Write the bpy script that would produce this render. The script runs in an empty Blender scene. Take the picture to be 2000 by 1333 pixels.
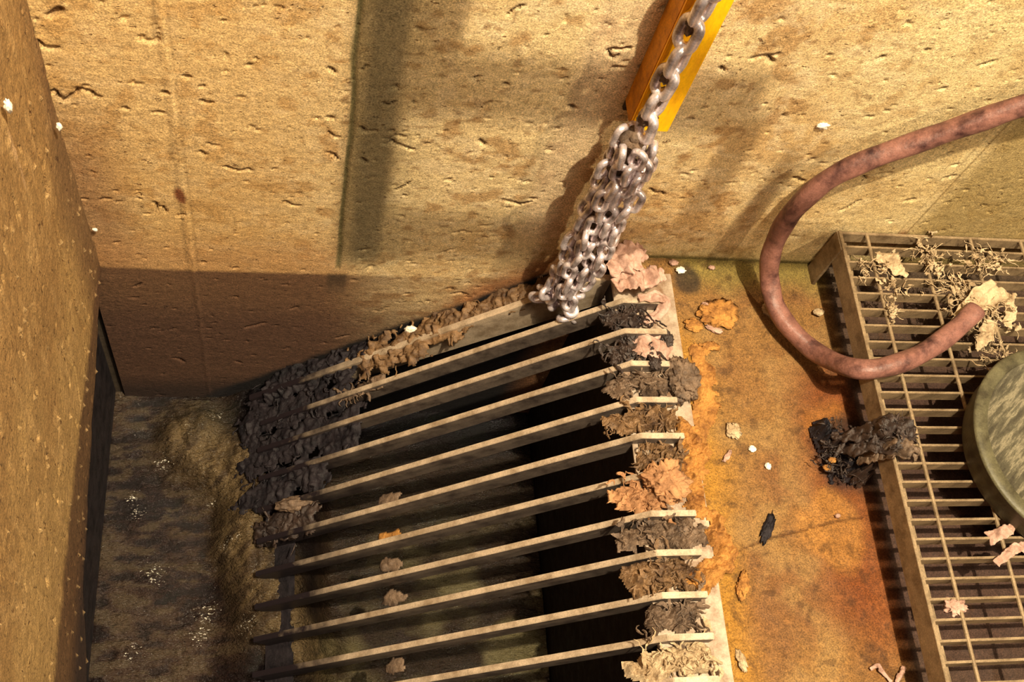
import bpy, bmesh, math, random
import numpy as np
from mathutils import Vector, Matrix, noise as mnoise

C = bpy.context.scene.collection
sc = bpy.context.scene

# ------------------------------------------------------------------ camera, world, lamps, exposure
cam_d = bpy.data.cameras.new('camera')
cam_d.sensor_fit = 'HORIZONTAL'
cam_d.sensor_width = 36.0
cam_d.lens = 2160.8 / 2000 * 36.0
cam_d.clip_start = 0.02
cam = bpy.data.objects.new('camera', cam_d)
C.objects.link(cam)
CAMPOS = (-0.657, -0.980, 1.600)
Rm = Matrix(((0.9799, -0.0204, -0.1999), (-0.0718, 0.8941, -0.4421), (0.1877, 0.4475, 0.8744)))
cam.matrix_world = Matrix.Translation(CAMPOS) @ Rm.to_4x4()
sc.camera = cam

w = bpy.data.worlds.new('world')
sc.world = w
w.use_nodes = True
w.node_tree.nodes['Background'].inputs[0].default_value = (0.42, 0.27, 0.50, 1)
w.node_tree.nodes['Background'].inputs[1].default_value = 0.06


def lamp(name, loc, power, color, radius):
    ld = bpy.data.lights.new(name, 'POINT')
    ld.energy = power
    ld.color = color
    ld.shadow_soft_size = radius
    o = bpy.data.objects.new(name, ld)
    o.location = loc
    C.objects.link(o)
    return o


KEY = (-0.08, -1.00, 3.00)
lamp('lamp_or_fill', KEY, 490, (1.0, 0.86, 0.59), 0.018)
lamp('lamp_or_fill', (-0.02, -1.15, 3.15), 265, (1.0, 0.86, 0.60), 0.30)  # broad fill source added beside the key to soften its shadows
lamp('lamp_or_fill', (1.50, -2.00, 2.20), 150, (1.0, 0.80, 0.50), 0.05)
lamp('lamp_or_fill', (-0.90, -2.20, 3.00), 22, (1.0, 0.75, 0.50), 0.10)

sc.view_settings.view_transform = 'Standard'
sc.view_settings.look = 'None'
sc.view_settings.exposure = 0.24
sc.view_settings.gamma = 1.0
sc.view_settings.use_curve_mapping = False


# ------------------------------------------------------------------ small tools
def lin(r, g, b):
    f = lambda c: ((c / 255 + 0.055) / 1.055) ** 2.4 if c > 10 else c / 255 / 12.92
    return np.array([f(r), f(g), f(b)])


def lattice(x, y, seed):
    """smooth value noise in 0..1"""
    rs = np.random.RandomState(seed)
    T = rs.rand(256, 256)
    xi = np.floor(x).astype(int)
    yi = np.floor(y).astype(int)
    fx = x - xi
    fy = y - yi
    fx = fx * fx * (3 - 2 * fx)
    fy = fy * fy * (3 - 2 * fy)
    a = T[xi & 255, yi & 255]
    b = T[(xi + 1) & 255, yi & 255]
    c = T[xi & 255, (yi + 1) & 255]
    d = T[(xi + 1) & 255, (yi + 1) & 255]
    return (a * (1 - fx) + b * fx) * (1 - fy) + (c * (1 - fx) + d * fx) * fy


def fbm(x, y, s, o=4, seed=0):
    v = 0
    a = 0.5
    t = 0
    for i in range(o):
        v = v + a * lattice(x * s + 17.3 * i, y * s + 9.1 * i, seed + i)
        t += a
        a *= 0.5
        s *= 2.03
    return v / t


def sm(a, b, x):
    t = np.clip((x - a) / (b - a), 0, 1)
    return t * t * (3 - 2 * t)


def mix(a, b, t):
    return a + (b - a) * t[..., None]


def segdist(px, py, pts):
    d = np.full(px.shape, 1e9)
    for (x0, y0), (x1, y1) in zip(pts[:-1], pts[1:]):
        vx, vy = x1 - x0, y1 - y0
        L = vx * vx + vy * vy + 1e-12
        t = np.clip(((px - x0) * vx + (py - y0) * vy) / L, 0, 1)
        d = np.minimum(d, np.hypot(px - x0 - t * vx, py - y0 - t * vy))
    return d


def link_obj(name, me, parent=None, mat=None, smooth=False):
    o = bpy.data.objects.new(name, me)
    C.objects.link(o)
    if parent:
        o.parent = parent
    if mat:
        me.materials.clear()
        me.materials.append(mat)
    if smooth:
        me.polygons.foreach_set('use_smooth', np.ones(len(me.polygons), dtype=bool))
    return o


def tag(o, label=None, cat=None, group=None, kind=None):
    if label:
        o['label'] = label
    if cat:
        o['category'] = cat
    if group:
        o['group'] = group
    if kind:
        o['kind'] = kind
    return o


def empty(name, loc=(0, 0, 0)):
    o = bpy.data.objects.new(name, None)
    o.location = loc
    o.empty_display_size = 0.05
    C.objects.link(o)
    return o


def grid_mesh(name, P, col=None, back=None, backcol=None):
    """P: (n,m,3) array. back = offset vector for a closed slab behind the relief."""
    n, m, _ = P.shape
    idx = np.arange(n * m).reshape(n, m)
    q = np.stack([idx[:-1, :-1], idx[1:, :-1], idx[1:, 1:], idx[:-1, 1:]], -1).reshape(-1, 4)
    V = P.reshape(-1, 3)
    cols = None if col is None else col.reshape(-1, 3)
    F = q.tolist()
    if back is not None:
        rim = list(idx[:, 0]) + list(idx[-1, 1:]) + list(idx[-2::-1, -1]) + list(idx[0, -2:0:-1])
        base = len(V)
        V = np.vstack([V, V[rim] + np.array(back)])
        if cols is not None:
            cols = np.vstack([cols, cols[rim] if backcol is None else np.tile(backcol, (len(rim), 1))])
        k = len(rim)
        for i in range(k):
            j = (i + 1) % k
            F.append([rim[j], rim[i], base + i, base + j])
        F.append([base + i for i in range(k)][::-1])
    me = bpy.data.meshes.new(name)
    me.from_pydata(V.tolist(), [], F)
    if cols is not None:
        ca = me.color_attributes.new('Col', 'FLOAT_COLOR', 'POINT')
        buf = np.ones((len(V), 4))
        buf[:, :3] = cols
        ca.data.foreach_set('color', buf.ravel().astype(np.float32))
    me.update()
    return me


def box_mesh(name, lo, hi, bev=0.0, extra=()):
    bm = bmesh.new()
    for (a, b) in [(lo, hi)] + list(extra):
        r = bmesh.ops.create_cube(bm, size=1)
        for v in r['verts']:
            v.co = Vector([(a[i] + b[i]) / 2 + v.co[i] * (b[i] - a[i]) for i in range(3)])
    if bev:
        bmesh.ops.bevel(bm, geom=bm.edges[:], offset=bev, segments=2, affect='EDGES')
    me = bpy.data.meshes.new(name)
    bm.to_mesh(me)
    bm.free()
    return me


def sweep_xz(name, pts, y0, y1, bev=0.0008, sub=None):
    """prism: closed profile in xz swept from y0 to y1"""
    bm = bmesh.new()
    a = [bm.verts.new((p[0], y0, p[1])) for p in pts]
    b = [bm.verts.new((p[0], y1, p[1])) for p in pts]
    n = len(pts)
    bm.faces.new(a)
    bm.faces.new(b[::-1])
    for i in range(n):
        j = (i + 1) % n
        bm.faces.new([a[j], a[i], b[i], b[j]])
    bmesh.ops.recalc_face_normals(bm, faces=bm.faces[:])
    if bev:
        bmesh.ops.bevel(bm, geom=bm.edges[:], offset=bev, segments=2, affect='EDGES')
    me = bpy.data.meshes.new(name)
    bm.to_mesh(me)
    bm.free()
    return me


def catmull(P, n):
    P = [Vector(p) for p in P]
    P = [P[0] * 2 - P[1]] + P + [P[-1] * 2 - P[-2]]
    out = []
    for i in range(1, len(P) - 2):
        for k in range(n):
            t = k / n
            p0, p1, p2, p3 = P[i - 1:i + 3]
            out.append(0.5 * ((2 * p1) + (p2 - p0) * t + (2 * p0 - 5 * p1 + 4 * p2 - p3) * t * t + (3 * p1 - p0 - 3 * p2 + p3) * t ** 3))
    out.append(P[-2].copy())
    return out


def tube_mesh(name, path, rad, seg=14, closed=False, rfun=None, cap=True):
    bm = bmesh.new()
    rings = []
    n = len(path)
    up = Vector((0, 0, 1))
    t0 = (path[1] - path[0]).normalized()
    nrm = up.cross(t0)
    if nrm.length < 0.1:
        nrm = Vector((1, 0, 0)).cross(t0)
    nrm.normalize()
    for i, p in enumerate(path):
        if closed:
            t = (path[(i + 1) % n] - path[i - 1]).normalized()
        else:
            t = (path[min(i + 1, n - 1)] - path[max(i - 1, 0)]).normalized()
        nrm = (nrm - t * nrm.dot(t)).normalized()
        bi = t.cross(nrm)
        ring = []
        for k in range(seg):
            a = 2 * math.pi * k / seg
            r = rad * (rfun(i / (n - 1), a) if rfun else 1)
            ring.append(bm.verts.new(p + (nrm * math.cos(a) + bi * math.sin(a)) * r))
        rings.append(ring)
    for i in range(n if closed else n - 1):
        A = rings[i]
        B = rings[(i + 1) % n]
        for k in range(seg):
            bm.faces.new([A[k], A[(k + 1) % seg], B[(k + 1) % seg], B[k]])
    if not closed and cap:
        bm.faces.new(rings[0][::-1])
        bm.faces.new(rings[-1])
    me = bpy.data.meshes.new(name)
    bm.to_mesh(me)
    bm.free()
    return me


# ------------------------------------------------------------------ materials
def new_mat(name):
    m = bpy.data.materials.new(name)
    m.use_nodes = True
    nt = m.node_tree
    return m, nt, nt.nodes['Principled BSDF']


def ramp(nt, src, stops):
    r = nt.nodes.new('ShaderNodeValToRGB')
    while len(r.color_ramp.elements) < len(stops):
        r.color_ramp.elements.new(0.5)
    for e, (p, c) in zip(r.color_ramp.elements, stops):
        e.position = p
        e.color = (*c, 1) if len(c) == 3 else c
    nt.links.new(src, r.inputs[0])
    return r.outputs[0]


def coords(nt, scale=(1, 1, 1)):
    tc = nt.nodes.new('ShaderNodeTexCoord')
    mp = nt.nodes.new('ShaderNodeMapping')
    mp.inputs['Scale'].default_value = scale
    nt.links.new(tc.outputs['Object'], mp.inputs[0])
    return mp.outputs[0]


def tex(nt, kind, vec, **kw):
    t = nt.nodes.new(kind)
    for k, v in kw.items():
        t.inputs[k].default_value = v
    nt.links.new(vec, t.inputs['Vector'])
    return t.outputs[0]


def mul(nt, a, b, f=1.0):
    x = nt.nodes.new('ShaderNodeMix')
    x.data_type = 'RGBA'
    x.blend_type = 'MULTIPLY'
    x.inputs[0].default_value = f
    nt.links.new(a, x.inputs[6])
    nt.links.new(b, x.inputs[7])
    return x.outputs[2]


def bump(nt, h, dist, strength=1.0, prev=None):
    b = nt.nodes.new('ShaderNodeBump')
    b.inputs['Strength'].default_value = strength
    b.inputs['Distance'].default_value = dist
    nt.links.new(h, b.inputs['Height'])
    if prev:
        nt.links.new(prev, b.inputs['Normal'])
    return b.outputs['Normal']


def speckle(nt, vec, scale, amount):
    """fine sandy grain of the surface"""
    s = tex(nt, 'ShaderNodeTexNoise', vec, Scale=scale, Detail=2.0, Roughness=0.8)
    return ramp(nt, s, [(0.30, (1 - amount,) * 3), (0.70, (1 + amount,) * 3)])


def grain_mat(name, base=None, rough=0.85, grain=0.25, gscale=420, bdist=0.0015, bscale=90, vcol=False, dirt=None,
              metallic=0.0, stretch=(1, 1, 1), spec=0.3, pits=False, sss=0.0, rough_var=0.0, coat=0.0):
    m, nt, b = new_mat(name)
    vec = coords(nt, stretch)
    if vcol:
        a = nt.nodes.new('ShaderNodeVertexColor')
        a.layer_name = 'Col'
        col = a.outputs[0]
    else:
        n1 = tex(nt, 'ShaderNodeTexNoise', vec, Scale=28.0, Detail=6.0, Roughness=0.65)
        d = dirt if dirt is not None else base * 0.55
        col = ramp(nt, n1, [(0.32, tuple(d)), (0.55, tuple(base)), (0.75, tuple(np.minimum(base * 1.25, 0.95)))])
    col = mul(nt, col, speckle(nt, vec, gscale, grain))
    col = mul(nt, col, speckle(nt, vec, gscale * 0.22, grain * 0.45))
    nb = tex(nt, 'ShaderNodeTexNoise', vec, Scale=bscale, Detail=8.0, Roughness=0.65)
    nrm = bump(nt, nb, bdist, 0.9)
    if pits:
        v2 = coords(nt, pits)
        wn = tex(nt, 'ShaderNodeTexNoise', v2, Scale=26.0, Detail=4.0, Roughness=0.75)
        hole = ramp(nt, wn, [(0.315, (0, 0, 0)), (0.345, (1, 1, 1))])
        nrm = bump(nt, hole, 0.004, 1.0, nrm)
        hc = ramp(nt, wn, [(0.30, (0.40, 0.28, 0.22)), (0.345, (1, 1, 1))])
        col = mul(nt, col, hc)
        w3 = tex(nt, 'ShaderNodeTexNoise', v2, Scale=75.0, Detail=2.0, Roughness=0.6)
        h3 = ramp(nt, w3, [(0.28, (0.5, 0.4, 0.33)), (0.34, (1, 1, 1))])
        nrm = bump(nt, h3, 0.002, 1.0, nrm)
        col = mul(nt, col, h3)
    nt.links.new(col, b.inputs['Base Color'])
    nt.links.new(nrm, b.inputs['Normal'])
    b.inputs['Roughness'].default_value = rough
    if rough_var:
        rn = tex(nt, 'ShaderNodeTexNoise', vec, Scale=35.0, Detail=5.0, Roughness=0.6)
        rr = ramp(nt, rn, [(0.35, (rough - rough_var,) * 3), (0.65, (rough + rough_var,) * 3)])
        nt.links.new(rr, b.inputs['Roughness'])
    b.inputs['Metallic'].default_value = metallic
    b.inputs['Specular IOR Level'].default_value = spec
    b.inputs['Coat Weight'].default_value = coat
    b.inputs['Coat Roughness'].default_value = 0.15
    return m


M = {}
M['wall'] = grain_mat('wall_concrete', vcol=True, rough=0.88, grain=0.52, gscale=400, bdist=0.0020, bscale=120, pits=(1, 1, 1.9))
M['left'] = grain_mat('left_wall_concrete', vcol=True, rough=0.8, grain=0.52, gscale=400, bdist=0.003, bscale=60, pits=(1, 1.9, 1))
M['floor'] = grain_mat('rusty_concrete', vcol=True, rough=0.8, grain=0.55, gscale=420, bdist=0.0025, bscale=110, rough_var=0.12)
M['slab'] = grain_mat('slab_concrete', lin(70, 58, 46), rough=0.9)
M['steel'] = grain_mat('dull_steel', lin(160, 144, 130), dirt=lin(112, 96, 82), rough=0.5, grain=0.2, gscale=420, bdist=0.0004, metallic=0.25, spec=0.5)
M['plate'] = grain_mat('worn_plate', lin(176, 156, 136), dirt=lin(120, 88, 64), rough=0.5, grain=0.16, bdist=0.0006, metallic=0.15)
M['grate'] = grain_mat('galvanised_grate', lin(142, 120, 92), dirt=lin(100, 80, 58), rough=0.6, grain=0.25, bdist=0.0006, metallic=0.15)
M['yellow_shaded'] = grain_mat('shaded_yellow_paint', lin(205, 136, 30), dirt=lin(150, 88, 26), rough=0.6, grain=0.2, bdist=0.0005, bscale=40)  # shade on the beam's left side, painted as a darker yellow
M['yellow'] = grain_mat('yellow_paint', lin(250, 188, 10), dirt=lin(222, 150, 20), rough=0.55, grain=0.12, bdist=0.0005, bscale=40, stretch=(1, 1, .3))
M['chain'] = grain_mat('worn_chain_steel', lin(232, 218, 222), dirt=lin(118, 100, 96), rough=0.3, grain=0.2, bdist=0.0006, metallic=0.55, spec=0.6)
M['hose'] = grain_mat('brown_hose', lin(132, 90, 80), dirt=lin(52, 28, 30), rough=0.4, grain=0.2, bdist=0.0020, bscale=70, spec=0.4, rough_var=.1)
M['rag'] = grain_mat('pinkish_rag', lin(192, 154, 138), dirt=lin(140, 104, 86), rough=0.8, grain=0.14, bdist=0.0012, bscale=150)
M['paper'] = grain_mat('shredded_paper', lin(190, 165, 132), dirt=lin(135, 108, 76), rough=0.85, grain=0.2, bdist=0.002, bscale=220)
M['sludge'] = grain_mat('dark_sludge', lin(62, 48, 42), dirt=lin(34, 26, 26), rough=0.4, grain=0.3, bdist=0.003, bscale=130, spec=0.5, rough_var=.15)
M['brownsludge'] = grain_mat('brown_sludge', lin(124, 94, 64), dirt=lin(66, 46, 34), rough=0.5, grain=0.3, bdist=0.003, bscale=150, spec=0.4, rough_var=.15)
M['crust'] = grain_mat('orange_crust', lin(178, 124, 62), dirt=lin(112, 68, 32), rough=0.8, grain=0.25, bdist=0.003, bscale=160)
M['white'] = grain_mat('white_scrap', lin(250, 240, 225), dirt=lin(225, 205, 180), rough=0.7, grain=0.05, bdist=0.0005)
M['pink'] = grain_mat('pink_scrap', lin(225, 140, 110), rough=0.7, grain=0.08, bdist=0.0005)
M['black'] = grain_mat('black_sludge_and_shade', lin(40, 34, 38), dirt=lin(14, 12, 18), rough=0.6, grain=0.3, bdist=0.003, bscale=120, spec=0.25, rough_var=.1)
M['rag2'] = grain_mat('tan_rag', lin(176, 128, 88), dirt=lin(116, 78, 50), rough=0.8, grain=0.16, bdist=0.002, bscale=120)
M['greymuck'] = grain_mat('grey_muck', lin(118, 96, 78), dirt=lin(62, 48, 40), rough=0.5, grain=0.3, bdist=0.003, bscale=150, rough_var=.15)
# bar steel: lit tops and shaded sides painted in, coated with dark sludge towards the waterline
def screen_mat(nm_, c1_, c2_):
    m = grain_mat(nm_, c1_, dirt=c2_, rough=0.5, grain=0.22, gscale=420, bdist=0.0005, metallic=0.2, spec=0.4)
    nt = m.node_tree
    b = nt.nodes['Principled BSDF']
    src = b.inputs['Base Color'].links[0].from_socket
    tc = nt.nodes.new('ShaderNodeTexCoord')
    sp = nt.nodes.new('ShaderNodeSeparateXYZ')
    nt.links.new(tc.outputs['Object'], sp.inputs[0])
    nz = tex(nt, 'ShaderNodeTexNoise', coords(nt), Scale=22.0, Detail=5.0, Roughness=0.6)
    ad = nt.nodes.new('ShaderNodeMath')
    ad.operation = 'MULTIPLY_ADD'
    nt.links.new(nz, ad.inputs[0])
    ad.inputs[1].default_value = 0.22
    nt.links.new(sp.outputs['Z'], ad.inputs[2])
    mr = nt.nodes.new('ShaderNodeMapRange')
    nt.links.new(ad.outputs[0], mr.inputs[0])
    mr.inputs[1].default_value = -0.34
    mr.inputs[2].default_value = -0.22
    mx = nt.nodes.new('ShaderNodeMix')
    mx.data_type = 'RGBA'
    nt.links.new(mr.outputs[0], mx.inputs[0])
    mx.inputs[6].default_value = (*lin(36, 28, 32), 1)
    nt.links.new(src, mx.inputs[7])
    nt.links.new(mx.outputs[2], b.inputs['Base Color'])
    return m


M['bar'] = screen_mat('screen_steel', lin(188, 166, 142), lin(140, 118, 94))
M['bar_shaded'] = screen_mat('screen_steel_shaded', lin(112, 98, 88), lin(66, 54, 50))

m, nt, b = new_mat('murky_water')
a = nt.nodes.new('ShaderNodeVertexColor')
a.layer_name = 'Col'
vec = coords(nt)
col = mul(nt, a.outputs[0], speckle(nt, vec, 420, 0.35))
at = nt.nodes.new('ShaderNodeAttribute')
at.attribute_name = 'glints'
fn = tex(nt, 'ShaderNodeTexNoise', coords(nt, (1, 2.2, 1)), Scale=150.0, Detail=4.0, Roughness=0.7)
fa = nt.nodes.new('ShaderNodeMath')
fa.operation = 'MULTIPLY_ADD'
nt.links.new(at.outputs['Fac'], fa.inputs[0])
fa.inputs[1].default_value = 0.20
nt.links.new(fn, fa.inputs[2])
fr = ramp(nt, fa.outputs[0], [(0.775, (0, 0, 0)), (0.81, (1, 1, 1))])
fm = nt.nodes.new('ShaderNodeMix')
fm.data_type = 'RGBA'
nt.links.new(fr, fm.inputs[0])
nt.links.new(col, fm.inputs[6])
fm.inputs[7].default_value = (*lin(245, 235, 220), 1)  # pale glints painted onto the water
nt.links.new(fm.outputs[2], b.inputs['Base Color'])
b.inputs['Roughness'].default_value = 0.14
b.inputs['Specular IOR Level'].default_value = 0.45
v1 = coords(nt, (1, 2.2, 1))
h1 = tex(nt, 'ShaderNodeTexNoise', v1, Scale=34.0, Detail=4.0, Roughness=0.6)
h2 = tex(nt, 'ShaderNodeTexNoise', v1, Scale=130.0, Detail=3.0, Roughness=0.6)
nt.links.new(bump(nt, h2, 0.006, 1.0, bump(nt, h1, 0.016, 0.9)), b.inputs['Normal'])
M['water'] = m

m, nt, b = new_mat('bucket_shell')
vec = coords(nt)
wv = coords(nt, (1, 1, 1))
mp = [n for n in nt.nodes if n.type == 'MAPPING'][-1]
mp.inputs['Rotation'].default_value = (0, 0, math.radians(-42))
mp2 = nt.nodes.new('ShaderNodeMapping')
mp2.inputs['Scale'].default_value = (11, 60, 9)
nt.links.new(wv, mp2.inputs[0])
wv = mp2.outputs[0]
st = tex(nt, 'ShaderNodeTexNoise', wv, Scale=1.6, Detail=5.0, Roughness=0.62)
colr = ramp(nt, st, [(0.38, tuple(lin(66, 60, 48))), (0.50, tuple(lin(84, 78, 62))), (0.60, tuple(lin(128, 118, 96))), (0.68, tuple(lin(86, 80, 64)))])
colr = mul(nt, colr, speckle(nt, vec, 420, 0.22))
nt.links.new(colr, b.inputs['Base Color'])
nt.links.new(bump(nt, st, 0.004, 0.5), b.inputs['Normal'])
b.inputs['Roughness'].default_value = 0.42
M['bucket'] = m
M['bucket_side'] = grain_mat('bucket_side', lin(92, 86, 64), dirt=lin(60, 54, 40), rough=0.45, grain=0.22, bdist=0.001)

# ------------------------------------------------------------------ back wall
XL = -0.965
STEP = 0.0032
xs = np.arange(XL - 0.02, 0.95, STEP)
zs = np.arange(-0.78, 1.05, STEP)
X, Z = np.meshgrid(xs, zs, indexing='ij')


def wall_col(X, Z):
    base = np.ones(X.shape + (3,)) * lin(208, 182, 136)
    n1 = fbm(X, Z, 4.0, 5, 3)
    n2 = fbm(X * 1.6, Z * 3.5, 14, 4, 11)
    n3 = fbm(X, Z, 30, 3, 21)
    base = mix(base, lin(192, 152, 98), sm(.42, .68, n1) * .7)
    base = mix(base, lin(214, 190, 150), sm(.5, .75, n2) * .6)
    base = mix(base, lin(150, 108, 60), sm(.58, .72, n3) * .6)
    n5 = fbm(X, Z * 1.4, 75, 3, 25)
    base = mix(base, lin(128, 88, 48), sm(.66, .78, n5) * .55)
    base = mix(base, lin(228, 204, 164), sm(.60, .74, fbm(X, Z, 55, 3, 27)) * .35)
    # left part of the wall is browner, right part greener
    base = mix(base, lin(190, 150, 92), sm(-.45, -.75, X) * .55)
    base = mix(base, lin(132, 94, 66), sm(-.86, -.95, X + .05 * (n1 - .5)) * sm(.42, .20, Z + .1 * (n1 - .5)) * .7)
    base = mix(base, lin(178, 132, 86), sm(.06, -.06, Z) * sm(-.5, -.6, X) * .6)
    base = mix(base, lin(206, 184, 132), sm(.0, .35, X) * .5)
    # washed rough strip left of the yellow beam
    base = mix(base, lin(226, 196, 158), sm(.06, .02, np.abs(X + .24 + .02 * (fbm(X, Z, 9, 3, 5) - .5))) * .55 * sm(.0, .1, Z))
    # weeping form joint with green algae
    wob = .010 * (fbm(Z * 3, Z * 0, 2.0, 3, 8) - .5)
    jx = -.575 + wob
    d = np.abs(X - jx)
    base = mix(base, lin(84, 84, 50), sm(.0055, .002, d) * .85 * sm(-.09, -.06, Z))
    base = mix(base, lin(128, 118, 84), sm(.16, .0, X - jx) * sm(-.002, .004, X - jx) * sm(-.09, -.03, Z) * (.45 + .4 * fbm(X * 2, Z * .4, 12, 3, 31)))  # broad post shadow right of the joint, painted into the colour
    # darker core of the post shadow right of the joint, painted in
    cx = -.535 + .012 * (fbm(Z, Z * 0, 3, 3, 77) - .5)
    base = mix(base, lin(96, 88, 68), sm(.034, .014, np.abs(X - cx)) * .60 * sm(-.10, .0, Z))
    # form board seam on the left
    for sx, k in ((-.822, .45), (-.806, .3)):
        d = np.abs(X - sx - .002 * (fbm(Z, Z * 0, 20, 3, 41) - .5))
        base = mix(base, lin(110, 84, 52), sm(.004, .001, d) * k * sm(.3, .55, fbm(X * 0, Z, 14, 3, 42) + .2))
    d = np.abs(X - .407)
    base = mix(base, lin(122, 96, 56), sm(.003, .001, d) * .7)
    d = np.abs(X - .392)
    base = mix(base, lin(122, 96, 56), sm(.002, .001, d) * .35)
    base = mix(base, lin(120, 62, 30), sm(.016, .004, np.hypot((X - .400), (Z - .095) * .35)) * .8)
    base = mix(base, lin(134, 110, 60), sm(.39, .44, X) * .7)
    # rust spot
    base = mix(base, lin(105, 48, 22), sm(.010, .005, np.hypot((X + .8195 + (Z - .13) * .12), (Z - .130) * .36) + .006 * (n3 - .5)) * .9)
    # damp band above the water with the pit's shade painted in, level all round
    damp_shade_z = -.095 + .006 * (fbm(X, Z * 0, 5, 3, 61) - .5)
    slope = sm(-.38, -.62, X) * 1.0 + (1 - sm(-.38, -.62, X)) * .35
    k = sm(damp_shade_z + .006, damp_shade_z - .006, Z) * slope
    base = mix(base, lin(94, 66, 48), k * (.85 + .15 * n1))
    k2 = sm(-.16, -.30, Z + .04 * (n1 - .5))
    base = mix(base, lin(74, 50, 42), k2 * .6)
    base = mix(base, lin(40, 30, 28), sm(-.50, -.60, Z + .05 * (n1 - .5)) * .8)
    # dark drip below the joint
    base = mix(base, lin(62, 48, 34), sm(.022, .012, np.abs(X + .572)) * sm(-.19, -.10, Z) * sm(-.085, -.10, Z) * .8)
    # rusty brown soil close to the top of the screen
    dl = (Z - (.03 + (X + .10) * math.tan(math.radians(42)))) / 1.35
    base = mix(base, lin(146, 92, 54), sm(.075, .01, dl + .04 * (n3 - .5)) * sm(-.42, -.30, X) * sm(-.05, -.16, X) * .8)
    base = mix(base, lin(28, 24, 26), sm(.010, -.012, dl + .015 * (n3 - .5)) * sm(-.10, -.2, X))  # shade under the screen painted near black on the wall
    # dark joint with the landing
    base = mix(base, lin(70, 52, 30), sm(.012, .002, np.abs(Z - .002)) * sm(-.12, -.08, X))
    base = mix(base, lin(150, 138, 80), sm(.06, .0, Z) * sm(-.1, .0, X) * .35)
    return base




def wall_relief(X, Z):
    h = .0022 * (fbm(X, Z, 3, 4, 71) - .5) + .0016 * (fbm(X, Z * 2, 22, 4, 72) - .5)
    # bug holes and chips, mostly wider than tall
    c2 = fbm(X * 1.0, Z * 1.6, 50, 3, 95)
    h -= .003 * sm(.20, .17, c2)
    jx = -.575 + .010 * (fbm(Z * 3, Z * 0, 2.0, 3, 8) - .5)
    h -= .003 * sm(.004, .001, np.abs(X - jx)) * sm(-.09, -.07, Z)
    h += .0022 * sm(.004, .0, np.abs(X + .814 + .003 * (fbm(X * 0, Z, 30, 2, 43) - .5)))
    h += .003 * sm(-.093, -.101, Z) * 0
    return h


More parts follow.
